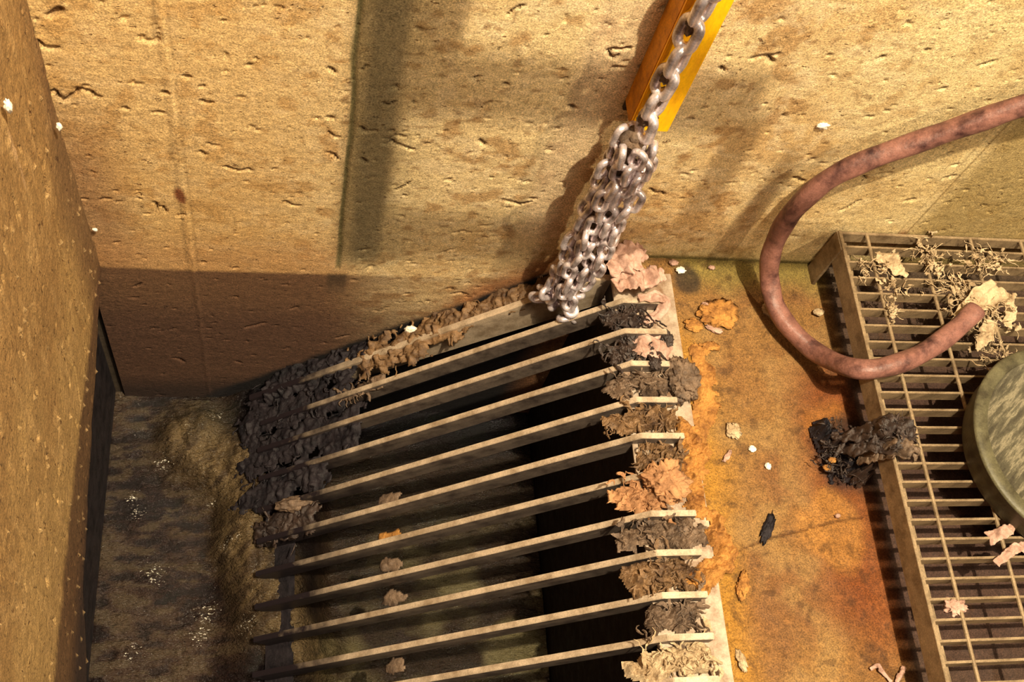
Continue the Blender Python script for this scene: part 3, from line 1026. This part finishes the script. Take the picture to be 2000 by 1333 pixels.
# muck clinging to the chain (part of it)
for k, (dx, dy, z_, sx, sz) in enumerate([(0, 0, .655, .010, .018), (0, .0, .565, .011, .018), (0, .0, .520, .010, .015), (0, 0, .475, .012, .016), (-.004, 0, .425, .018, .018),
                                          (.0, 0, .37, .02, .03), (-.004, 0, .31, .018, .03), (0, 0, .25, .018, .03), (0, 0, .18, .018, .03), (0, 0, .12, .016, .03), (0, 0, .06, .018, .03), (0, 0, .0, .02, .025)]):
    lump('muck', (-.19 + dx, -.072 + dy, z_), (sx, sx * .8, sz), k + 1, M['greymuck'], rough=.5, parent=ch, sub=3)

# pale rag over the top of the screen
o = sheet('rag', [(-.125, -.060, .040), (-.105, -.045, .052), (-.085, -.035, .062), (-.066, -.03, .066)], [.010, .026, .030, .018], M['rag'], 3, fold=.7, lift=.02)
tag(o, 'pale pink rag crumpled on the top corner of the screen beside the chain', 'rag')
o = sheet('rag', [(-.118, -.085, .036), (-.085, -.075, .046), (-.050, -.068, .050), (-.030, -.062, .046)], [.014, .020, .020, .012], M['rag'], 9, fold=.8, lift=.015)
tag(o, 'longer cream rag strip lying just below the pink rag at the screen top', 'rag')
o = sheet('rag', [(-.075, -.105, .036), (-.045, -.100, .038), (-.025, -.108, .030), (-.04, -.125, .012), (-.075, -.135, .010)], [.006, .010, .010, .009, .006], M['rag'], 12, fold=.4)
tag(o, 'pale rag strip draped over the end of the uppermost free bar', 'rag')
o = sheet('rag', [(-.095, -.195, .012), (-.07, -.185, .020), (-.045, -.185, .018), (-.02, -.195, .012)], [.008, .020, .022, .012], M['rag'], 21, fold=.6)
tag(o, 'cream tissue scrap on the plate between the second and third bar ends', 'tissue')

# sludge clumps between bar feet
def crust_strip(name, pts, wd, hgt, seed, mt, step=.003, fib=0, smooth=False):
    """heap of crusty deposit with a ragged outline following pts in plan"""
    xa, xb = min(p[0] for p in pts) - wd * 1.4, max(p[0] for p in pts) + wd * 1.4
    ya, yb = min(p[1] for p in pts) - wd * 1.4, max(p[1] for p in pts) + wd * 1.4
    gx = np.arange(xa, xb, step)
    gy = np.arange(ya, yb, step)
    X, Y = np.meshgrid(gx, gy, indexing='ij')
    d = segdist(X, Y, pts)
    m_ = sm(wd, wd * .2, d + wd * 1.5 * (fbm(X, Y, 45, 4, seed) - .45))
    lumpy = .35 + 1.3 * np.abs(fbm(X, Y, 60, 4, seed + 7) - .5) * 2 + .4 * fbm(X, Y, 160, 2, seed + 9)
    Hh = m_ * hgt * lumpy
    keep = m_ > .12
    idx = -np.ones(X.shape, int)
    V = []
    F = []
    for i in range(X.shape[0]):
        for j in range(X.shape[1]):
            if keep[i, j]:
                idx[i, j] = len(V)
                V.append((X[i, j], Y[i, j], Hh[i, j]))
    for i in range(X.shape[0] - 1):
        for j in range(X.shape[1] - 1):
            q = [idx[i, j], idx[i + 1, j], idx[i + 1, j + 1], idx[i, j + 1]]
            if min(q) >= 0:
                F.append(q)
    r = random.Random(seed)
    for k in range(fib):        # ragged strands lying in and hanging out of the heap
        a0, b0 = r.choice(list(zip(pts[:-1], pts[1:])))
        t_ = r.random()
        p = Vector((a0[0] + (b0[0] - a0[0]) * t_, a0[1] + (b0[1] - a0[1]) * t_, hgt * r.uniform(.3, 1.0))) + Vector((r.gauss(0, wd * .5), r.gauss(0, wd * .4), 0))
        an = r.uniform(0, 6.28)
        w0 = r.choice((.0007, .001, .0016, .003))
        i0 = len(V)
        for q in range(8):
            an += r.gauss(0, .5)
            p = p + Vector((math.cos(an), math.sin(an), r.gauss(0, .35))) * r.uniform(.002, .005)
            w_ = w0 * math.sin(math.pi * (q + .6) / 8) * (.5 + r.random())
            V += [(p.x - math.sin(an) * w_, p.y + math.cos(an) * w_, max(p.z, .001)), (p.x + math.sin(an) * w_, p.y - math.cos(an) * w_, max(p.z, .001) + w_ * .6)]
            if q:
                F.append([i0 + q * 2 - 2, i0 + q * 2 - 1, i0 + q * 2 + 1, i0 + q * 2])
    me = bpy.data.meshes.new(name)
    me.from_pydata(V, [], F)
    me.update()
    o = link_obj(name, me, None, mt, smooth=smooth)
    md = o.modifiers.new('thickness', 'SOLIDIFY')
    md.thickness = .003
    md.offset = -1
    return o



heaps = [
    ([(-.125, -.133), (-.09, -.130), (-.06, -.130)], .022, .020, 41, 'sludge', 'dark muck lying right under the uppermost free bar end'),
    ([(-.12, -.197), (-.09, -.192), (-.06, -.193)], .024, .018, 42, 'sludge', 'dark muck with the cream tissue on it, between the second and third free bars'),
    ([(-.125, -.258), (-.10, -.256), (-.06, -.252), (-.04, -.25)], .028, .022, 43, 'greymuck', 'grey brown muck between the third and fourth free bar feet'),
    ([(-.13, -.322), (-.10, -.318), (-.06, -.320), (-.05, -.316)], .028, .022, 44, 'brownsludge', 'brown muck between the fourth and fifth free bar feet'),
    ([(-.095, -.385), (-.06, -.380), (-.05, -.39)], .028, .022, 45, 'brownsludge', 'reddish brown muck between the fifth and sixth free bar feet'),
    ([(-.14, -.448), (-.10, -.448), (-.07, -.45)], .030, .018, 46, 'rag2', 'tan sheet of muck below the bundled rag at the sixth free bar'),
    ([(-.135, -.512), (-.09, -.508), (-.05, -.508), (-.03, -.505)], .033, .022, 47, 'greymuck', 'dark fibrous heap between the seventh and eighth free bar feet'),
    ([(-.13, -.578), (-.09, -.572), (-.05, -.570)], .031, .022, 48, 'brownsludge', 'rusty brown heap between the eighth and ninth free bar feet'),
    ([(-.11, -.640), (-.07, -.636), (-.06, -.63)], .027, .018, 49, 'greymuck', 'brown grey heap between the ninth and tenth free bar feet'),
    ([(-.145, -.712), (-.10, -.700), (-.06, -.695), (-.05, -.69)], .028, .022, 50, 'paper', 'pale curled rag heap between the lowest two visible bar feet'),
]
for pts, wd, hg, sd, mt, lab in heaps:
    o = crust_strip('sludge_heap', pts, wd, hg, sd, M[mt], step=.0022, fib=60)
    o.location.z = .0065
    tag(o, lab, 'sludge heap', kind='stuff')
spec = [
    ((-.012, -.245, .016), (.026, .036, .018), 31, 'greymuck', 'grey brown rag clump on the plate edge beside the third and fourth bar ends'),
    ((-.066, -.425, .024), (.034, .030, .022), 35, 'rag2', 'tan bundled rag covering the end of the sixth bar'),
    ((-.030, -.170, .018), (.012, .014, .010), 42, 'sludge', 'small dark clump on the end of the second free bar'),
    ((-.060, -.222, .030), (.010, .010, .006), 43, 'sludge', 'small dark strip of muck hanging over the third bar'),
]
for c, s_, sd, mt, lab in spec:
    o = lump('sludge_clump' if mt not in ('rag2', 'paper') else 'rag', c, s_, sd, M[mt], rough=.42, freq=2.6, flat=.55, sub=5)
    tag(o, lab, 'sludge clump' if mt not in ('rag2', 'paper') else 'rag')


# crusty orange deposit along the plate edge: countless crumbs as one thing
o = crust_strip('orange_crust', [(-.01, -.335), (.0, -.36), (-.02, -.39), (-.025, -.43), (-.02, -.46)], .032, .016, 301, M['crust'])
o.location.z = .006
tag(o, 'thick orange crust heaped on the plate between the fifth and seventh bars', 'crust', kind='stuff')
o = crust_strip('orange_crust', [(.012, -.485), (.010, -.52), (.012, -.55), (-.01, -.575), (-.035, -.575)], .026, .016, 305, M['crust'])
o.location.z = .004
tag(o, 'orange crust spilling over the plate edge beside the eighth bar', 'crust', kind='stuff')
o = crust_strip('orange_crust', [(.035, -.19), (.035, -.24), (.030, -.29), (.015, -.33)], .026, .008, 309, M['crust'])
o.location.z = .001
tag(o, 'thin yellowish crust trail on the floor along the upper plate edge', 'crust', kind='stuff')

flakes = [
    ((.078, -.112, .006), (.034, .026, .007), 51, 'crust', .2, 'large bright orange flake on the floor near the hose loop'),
    ((.058, -.098, .006), (.008, .007, .004), 52, 'rag', 0, 'pale chip at the left corner of the large orange flake'),
    ((.067, -.142, .004), (.014, .006, .004), 53, 'rag', -.4, 'pale sliver just below the large orange flake'),
    ((.030, -.135, .004), (.014, .012, .003), 54, 'crust', 0, 'small orange flake left of the large orange flake'),
    ((.055, -.175, .004), (.016, .008, .004), 55, 'crust', -.1, 'oblong orange flake on the floor below the large flake'),
    ((.178, -.100, .004), (.012, .014, .006), 56, 'paper', .3, 'crumpled pale scrap inside the hose loop'),
    ((.070, -.330, .004), (.012, .014, .004), 57, 'paper', .3, 'greyish crumb beside the orange trail on the floor'),
    ((.042, -.588, .004), (.010, .020, .005), 58, 'crust', -.3, 'lone orange lump on the floor left of the black smear'),
    ((.052, -.375, .003), (.004, .012, .002), 59, 'rag', -.7, 'narrow pale splinter right of the orange crust'),
    ((.098, -.362, .003), (.006, .005, .003), 60, 'white', 0, 'small round pale crumb in the middle of the floor'),
    ((.120, -.392, .003), (.005, .005, .003), 61, 'white', 0, 'small pale crumb below and right of the round crumb'),
    ((.020, -.700, .003), (.006, .016, .003), 62, 'paper', .2, 'pale splinter on the floor beside the lowest visible bars'),
]
for c, s_, sd, mt, yw, lab in flakes:
    o = lump('flake', c, s_, sd, M[mt], rough=.45, freq=2.2, flat=.5, sub=4, yaw=yw)
    tag(o, lab, 'debris')

for k, (c, r_, mt, lab) in enumerate([
    ((.011, -.012, .006), .008, 'rag', 'pale chip on the wall joint nearest the screen'),
    ((.022, -.026, .005), .009, 'white', 'white chip just below the wall joint beside the screen top'),
    ((.082, -.018, .004), .006, 'rag', 'small pale crumb on the wall joint left of the hose'),
    ((.225, -.478, .003), .005, 'rag', 'small pinkish crumb near the floor crack'),
    ((.268, -.105, .008), .010, 'paper', 'crumpled pale wad on the floor against the side rail'),
]):
    tag(lump('chip', c, (r_, r_ * .7, .004), 200 + k, M[mt], rough=.4, sub=3), lab, 'debris')
for k, (c, r_, lab) in enumerate([
    ((-.955, -.190, .572), .010, 'pale triangular chip stuck high on the left wall'),
    ((-.955, -.043, .344), .007, 'small pale chip on the left wall beside the corner'),
    ((-.955, -.008, .035), .004, 'tiny white bead in the corner of the two walls'),
]):
    tag(lump('chip', c, (.004, r_ * .5, r_), 210 + k, M['white'], rough=.4, sub=3), lab, 'debris')
tag(lump('chip', (.115, -.003, .395), (.009, .003, .007), 220, M['white'], rough=.5, sub=3), 'whitish fleck on the back wall left of the upper hose', 'debris')
o = lump('black_smear', (.100, -.497, .003), (.007, .024, .003), 71, M['black'], rough=.6, flat=.5, yaw=-.5)
tag(o, 'narrow black smear lying on the rusty floor left of the grating', 'smear')
o = lump('scrap', (-.425, -.016, -.268), (.0125, .006, .0125), 72, M['white'], rough=.25)
tag(o, 'bright white scrap stuck on the wall above the wall bar', 'scrap')
o = lump('scrap', (-.636, -.045, -.534), (.004, .005, .008), 73, M['pink'], rough=.2)
tag(o, 'tiny orange pink curved scrap in the black shadow near the wall', 'scrap')

# mats of sludge lying in the plane of the bars (local x runs down the bars)
PLANE = Matrix.Translation((-.10, 0, TOPZ)) @ Matrix((tuple(D) + (0,), (0, -1, 0, 0), tuple(N) + (0,), (0, 0, 0, 1))).transposed()


def mat_on_bars(pts, wd, hg, sd, mt, off=-.012, name='muck', fib=30):
    o = crust_strip(name, pts, wd * 1.1, hg * .6, sd, M[mt], step=.003, smooth=True, fib=fib)
    o.matrix_basis = Matrix.Translation(N * off) @ PLANE
    o.parent = scr
    o.matrix_parent_inverse = Matrix.Translation(scr.location).inverted()
    return o


mat_on_bars([(.10, .022), (.25, .018), (.36, .022)], .030, .024, 501, 'brownsludge', -.016)
mat_on_bars([(.34, .030), (.42, .040), (.50, .040), (.56, .035)], .045, .026, 502, 'brownsludge', -.014)
mat_on_bars([(.56, .03), (.66, .035), (.80, .03)], .045, .024, 503, 'black', -.016)
mat_on_bars([(.62, .10), (.74, .10), (.84, .09)], .050, .016, 504, 'black', -.012)
mat_on_bars([(.60, .17), (.72, .17), (.84, .17)], .050, .016, 505, 'black', -.012)
mat_on_bars([(.68, .24), (.78, .25), (.85, .26)], .050, .018, 506, 'black', -.012)
mat_on_bars([(.70, .33), (.80, .33)], .040, .016, 507, 'sludge', -.012)
mat_on_bars([(.52, .100), (.60, .105)], .018, .010, 508, 'greymuck', -.010)
for k_, yy in enumerate((.329, .395, .505, .627, .445)):
    mat_on_bars([(.515, yy), (.54, yy)], .016, .010, 520 + k_, 'crust' if k_ == 1 else 'greymuck', -.045, fib=0)
o = lump('rag', (-.632, -.298, -.455), (.036, .014, .016), 140, M['greymuck'], rough=.35, yaw=.1)
tag(o, 'grey brown rag roll caught at the waterline on the screen foot', 'rag')

# ------------------------------------------------------------------ hose
hp = [(0.518, -0.05, 0.626), (0.441, -0.045, 0.572), (0.36, -0.04, 0.516), (0.31, -0.038, 0.468), (0.257, -0.036, 0.416), (0.2, -0.036, 0.367), (0.157, -0.038, 0.316), (0.136, -0.042, 0.246), (0.133, -0.048, 0.18), (0.139, -0.06, 0.119), (0.151, -0.079, 0.075), (0.164, -0.115, 0.05), (0.188, -0.161, 0.045), (0.225, -0.211, 0.055), (0.242, -0.272, 0.125), (0.291, -0.274, 0.142), (0.355, -0.25, 0.144), (0.42, -0.211, 0.147), (0.468, -0.175, 0.155)]
path = catmull(hp, 10)
me = tube_mesh('hose', path, .0165, 22, rfun=lambda f, a: 1 + .05 * math.sin(a * 3 + f * 30) + .04 * math.sin(f * 90))
ho = link_obj('hose', me, None, M['hose'], smooth=True)
tag(ho, 'reddish brown rubber hose looping down the wall and onto the grating', 'hose')

# ------------------------------------------------------------------ grating on legs
gr = empty('floor_grating', (.27, -.4, 0))
tag(gr, 'raised metal grating with side rail standing on the landing beside the bucket', 'grating')
bpy.context.view_layer.update()
GT = .120
GX0, GX1, GY0, GY1 = .272, .80, -1.10, -.006


def gpart(name, lo, hi, bev=.0006):
    return child(link_obj(name, box_mesh(name, lo, hi, bev), None, M['grate']), gr)


gpart('side_rail', (GX0, GY0, GT - .042), (GX0 + .006, GY1, GT + .003))
gpart('end_bar', (GX0 + .006, GY1 - .005, GT - .025), (GX1, GY1, GT))
gpart('shade_ledge', (GX0 + .006, GY0, GT - .031), (GX0 + .028, GY1 - .006, GT - .0265))  # added under the bars to cast a solid dark strip on the floor
gpart('leg', (GX0 - .002, GY1 - .038, .0), (GX0 + .004, GY1, GT - .0))
bb = box_mesh('bearing_bar', (GX0 + .006, -.0019, -.025), (GX1, .0019, 0), .0004)
y = GY1 - .030
k = 0
while y > GY0 + .02:
    o = link_obj('bearing_bar', bb, None, M['grate']) if k == 0 else None
    if o is None:
        o = bpy.data.objects.new('bearing_bar', bb)
        C.objects.link(o)
    o.parent = gr
    o.matrix_parent_inverse = gr.matrix_basis.inverted()
    o.location = (0, y, GT)
    y -= .0304
    k += 1
rod = tube_mesh('cross_rod', [Vector((0, GY0, 0)), Vector((0, GY1 - .003, 0))], .0032, 8, rfun=lambda f, a: 1)
rod.materials.append(M['grate'])
for xk in (.326, .426, .526, .626, .726):
    o = bpy.data.objects.new('cross_rod', rod)
    C.objects.link(o)
    o.parent = gr
    o.matrix_parent_inverse = gr.matrix_basis.inverted()
    o.location = (xk, 0, GT - .0015)

# ------------------------------------------------------------------ bucket
BC = Vector((.557, -.425, GT))
BH = .06
bk = empty('bucket', BC)
tag(bk, 'round grey green bucket with streaky pale top standing on the grating', 'bucket')
bpy.context.view_layer.update()


def lathe(name, prof, mt, seg=96):
    bm = bmesh.new()
    rings = [[bm.verts.new((r * math.cos(2 * math.pi * k / seg), r * math.sin(2 * math.pi * k / seg), z)) for k in range(seg)] if r > 0 else bm.verts.new((0, 0, z)) for r, z in prof]
    for A, B in zip(rings[:-1], rings[1:]):
        for k in range(seg):
            j = (k + 1) % seg
            if isinstance(A, list) and isinstance(B, list):
                bm.faces.new([A[k], A[j], B[j], B[k]])
            elif isinstance(A, list):
                bm.faces.new([A[k], A[j], B])
            else:
                bm.faces.new([A, B[j], B[k]])
    bmesh.ops.recalc_face_normals(bm, faces=bm.faces[:])
    me = bpy.data.meshes.new(name)
    bm.to_mesh(me)
    bm.free()
    o = link_obj(name, me, None, mt, smooth=True)
    o.parent = bk
    return o


R_ = .168
lathe('body', [(0, .0005), (R_ - .012, .0005), (R_ - .008, .004), (R_ - .006, .01), (R_, BH - .006)], M['bucket_side'])
lathe('rim', [(R_ - .001, BH - .008), (R_ + .003, BH - .006), (R_ + .004, BH - .002), (R_ + .001, BH + .001), (R_ - .006, BH + .001), (R_ - .016, BH + .003), (R_ - .018, BH)], M['bucket_side'])
lathe('top', [(R_ - .018, BH), (R_ - .020, BH - .002), (R_ * .5, BH - .001), (0, BH)], M['bucket'])

# ------------------------------------------------------------------ debris on the grating
PZ = GT + .004
paper = [
    ('threads', (.345, -.072, PZ), (.020, .014, .006), 22, 401, .03, 'crumpled pale tissue on the grating near its corner'),
    ('threads', (.335, -.158, PZ), (.008, .024, .004), 16, 402, .025, 'narrow pale shreds along the rod below the corner tissue'),
    ('threads', (.430, -.060, PZ), (.022, .035, .006), 40, 403, .04, 'tall clump of pale shreds near the back of the grating'),
    ('threads', (.470, -.120, PZ), (.030, .018, .006), 40, 404, .05, 'pale shreds trailing towards the hose end'),
    ('threads', (.495, -.165, PZ), (.045, .030, .012), 110, 405, .05, 'largest tangle of pale fibre around the hose end on the grating'),
    ('threads', (.53, -.06, PZ), (.05, .022, .005), 40, 406, .04, 'pale fibre scattered at the back edge of the grating'),
    ('threads', (.355, -.118, PZ), (.03, .010, .004), 12, 407, .04, 'thin twig like shreds on the grating above the hose'),
    ('threads', (.51, -.24, PZ), (.03, .022, .004), 26, 408, .04, 'dull fibre strewn between the hose end and the bucket'),
    ('threads', (.300, -.078, PZ - .004), (.006, .020, .004), 14, 409, .025, 'pale shred hanging on the side rail near its corner'),
]
for kind_, c, ext, n_, sd, ln, lab in paper:
    o = threads('paper_shreds', c, ext, n_, M['paper'], sd, length=ln)
    tag(o, lab, 'paper shreds', kind='stuff')
o = sheet('tissue', [(.325, -.062, PZ + .003), (.345, -.065, PZ + .008), (.36, -.085, PZ + .006), (.375, -.098, PZ + .002)], [.008, .014, .014, .006], M['paper'], 31, fold=.6)
tag(o, 'crumpled whitish tissue lying on the grating near its corner', 'tissue')
o = sheet('paper_strip', [(.430, -.195, PZ + .01), (.455, -.170, PZ + .018), (.49, -.148, PZ + .022), (.53, -.140, PZ + .018), (.545, -.16, PZ + .012), (.535, -.195, PZ + .006)], [.006, .012, .02, .018, .012, .006], M['paper'], 33, fold=.9, lift=.01)
tag(o, 'torn pale fibrous sheet wrapped over the hose end', 'paper')
o = sheet('paper_strip', [(.47, -.235, PZ + .002), (.485, -.215, PZ + .006), (.50, -.19, PZ + .010)], [.004, .012, .014], M['paper'], 35, fold=.7)
tag(o, 'pale paper strip pointing down from the hose end', 'paper')
o = sheet('paper_strip', [(.400, -.595, PZ + .001), (.430, -.575, PZ + .006), (.462, -.572, PZ + .004)], [.006, .007, .010], M['rag'], 37, fold=.3)
tag(o, 'cream paper strip lying across the grating below the bucket', 'paper')
o = sheet('paper_strip', [(.405, -.553, PZ - .010), (.425, -.548, PZ + .004), (.448, -.535, PZ + .004)], [.010, .009, .004], M['rag'], 38, fold=.4)
tag(o, 'small cream rag on the grating right under the bucket rim', 'paper')
o = lump('tissue', (.320, -.655, GT - .004), (.016, .012, .008), 95, M['rag'], rough=.5, freq=3)
tag(o, 'small pale tissue ball hanging in the lower grating openings', 'tissue')

# black clump slumped over the rail
cl = empty('sludge_heap', (.25, -.39, 0))
tag(cl, 'black wet sludge heap on the floor slumped over the side rail', 'sludge')
bpy.context.view_layer.update()
for pts, wd, hg, sd, mt in [([(.225, -.335), (.238, -.375), (.258, -.405)], .034, .034, 701, 'black'), ([(.245, -.36), (.262, -.385), (.266, -.41)], .022, .055, 702, 'sludge')]:
    o = crust_strip('muck', pts, wd, hg, sd, M[mt], step=.002)
    child(o, cl)
for k, (pts, wds, mt) in enumerate([
    ([(.232, -.372, .030), (.250, -.382, .070), (.262, -.385, .110), (.282, -.385, .132), (.310, -.392, .124)], [.012, .018, .024, .026, .014], 'sludge'),
    ([(.255, -.400, .050), (.268, -.405, .105), (.285, -.410, .130), (.318, -.418, .122)], [.010, .014, .018, .008], 'greymuck'),
    ([(.225, -.350, .025), (.240, -.362, .045), (.262, -.368, .100), (.286, -.366, .130)], [.008, .010, .012, .014], 'sludge'),
]):
    o = sheet('muck', pts, wds, M[mt], 60 + k, fold=1.1, thick=.003, ragged=.5)
    child(o, cl)
o = threads('fibres', (.285, -.385, .128), (.022, .022, .006), 60, M['sludge'], 61, length=.04)
child(o, cl)
o = threads('fibres', (.238, -.375, .022), (.030, .04, .008), 70, M['sludge'], 62, length=.04)
child(o, cl)
for c_ in ((.222, -.392, .030), (.214, -.402, .022)):
    child(lump('leaf_bit', c_, (.007, .005, .004), 63, M['crust'], sub=3), cl)

# limp strips at the near end of the floor
for k, (pts, wds, lab) in enumerate([
    ([(.226, -.722, .004), (.236, -.716, .009), (.244, -.726, .007), (.256, -.741, .003)], [.002, .003, .003, .003], 'pale looped strip near the lower photo edge beside the grating'),
    ([(.262, -.745, .003), (.270, -.733, .007), (.282, -.720, .006)], [.003, .004, .003], 'short pale forked strip against the grating side rail'),
]):
    o = sheet('strip', pts, wds, M['rag'], 90 + k, fold=.3, nv=6)
    tag(o, lab, 'strip')

# ------------------------------------------------------------------ unseen guard rail above the pit, added and shaped to cast shadow bands on the wall
def at_rail(xw, zw, yp=-.38):
    t = (yp - 0) / KEY[1]
    return KEY[0] * t + xw * (1 - t), KEY[2] * t + zw * (1 - t)


rail = empty('shadow_guard_rail', (-.3, -.38, 1.4))
tag(rail, 'unseen guard rail added above the pit to cast its shadow on the wall', 'railing')
bpy.context.view_layer.update()


def rail_box(name, x0, x1, z0, z1):
    a0, b0 = at_rail(x0, z0)
    a1, b1 = at_rail(x1, z1)
    me = box_mesh(name, (a0, -.388, b0), (a1, -.372, b1), .003)
    child(link_obj(name, me, None, M['steel']), rail)


rail_box('top_rail', -.58, .00, .385, .470)
rail_box('mid_rail', -.58, .30, .000, .085)
rail_box('post', -.580, -.505, .0, 1.3)
rail_box('post', -.505, -.445, .385, 1.3)
rail_box('post', -.02, .03, .085, .385)
rail_box('post', .085, .12, .085, .30)
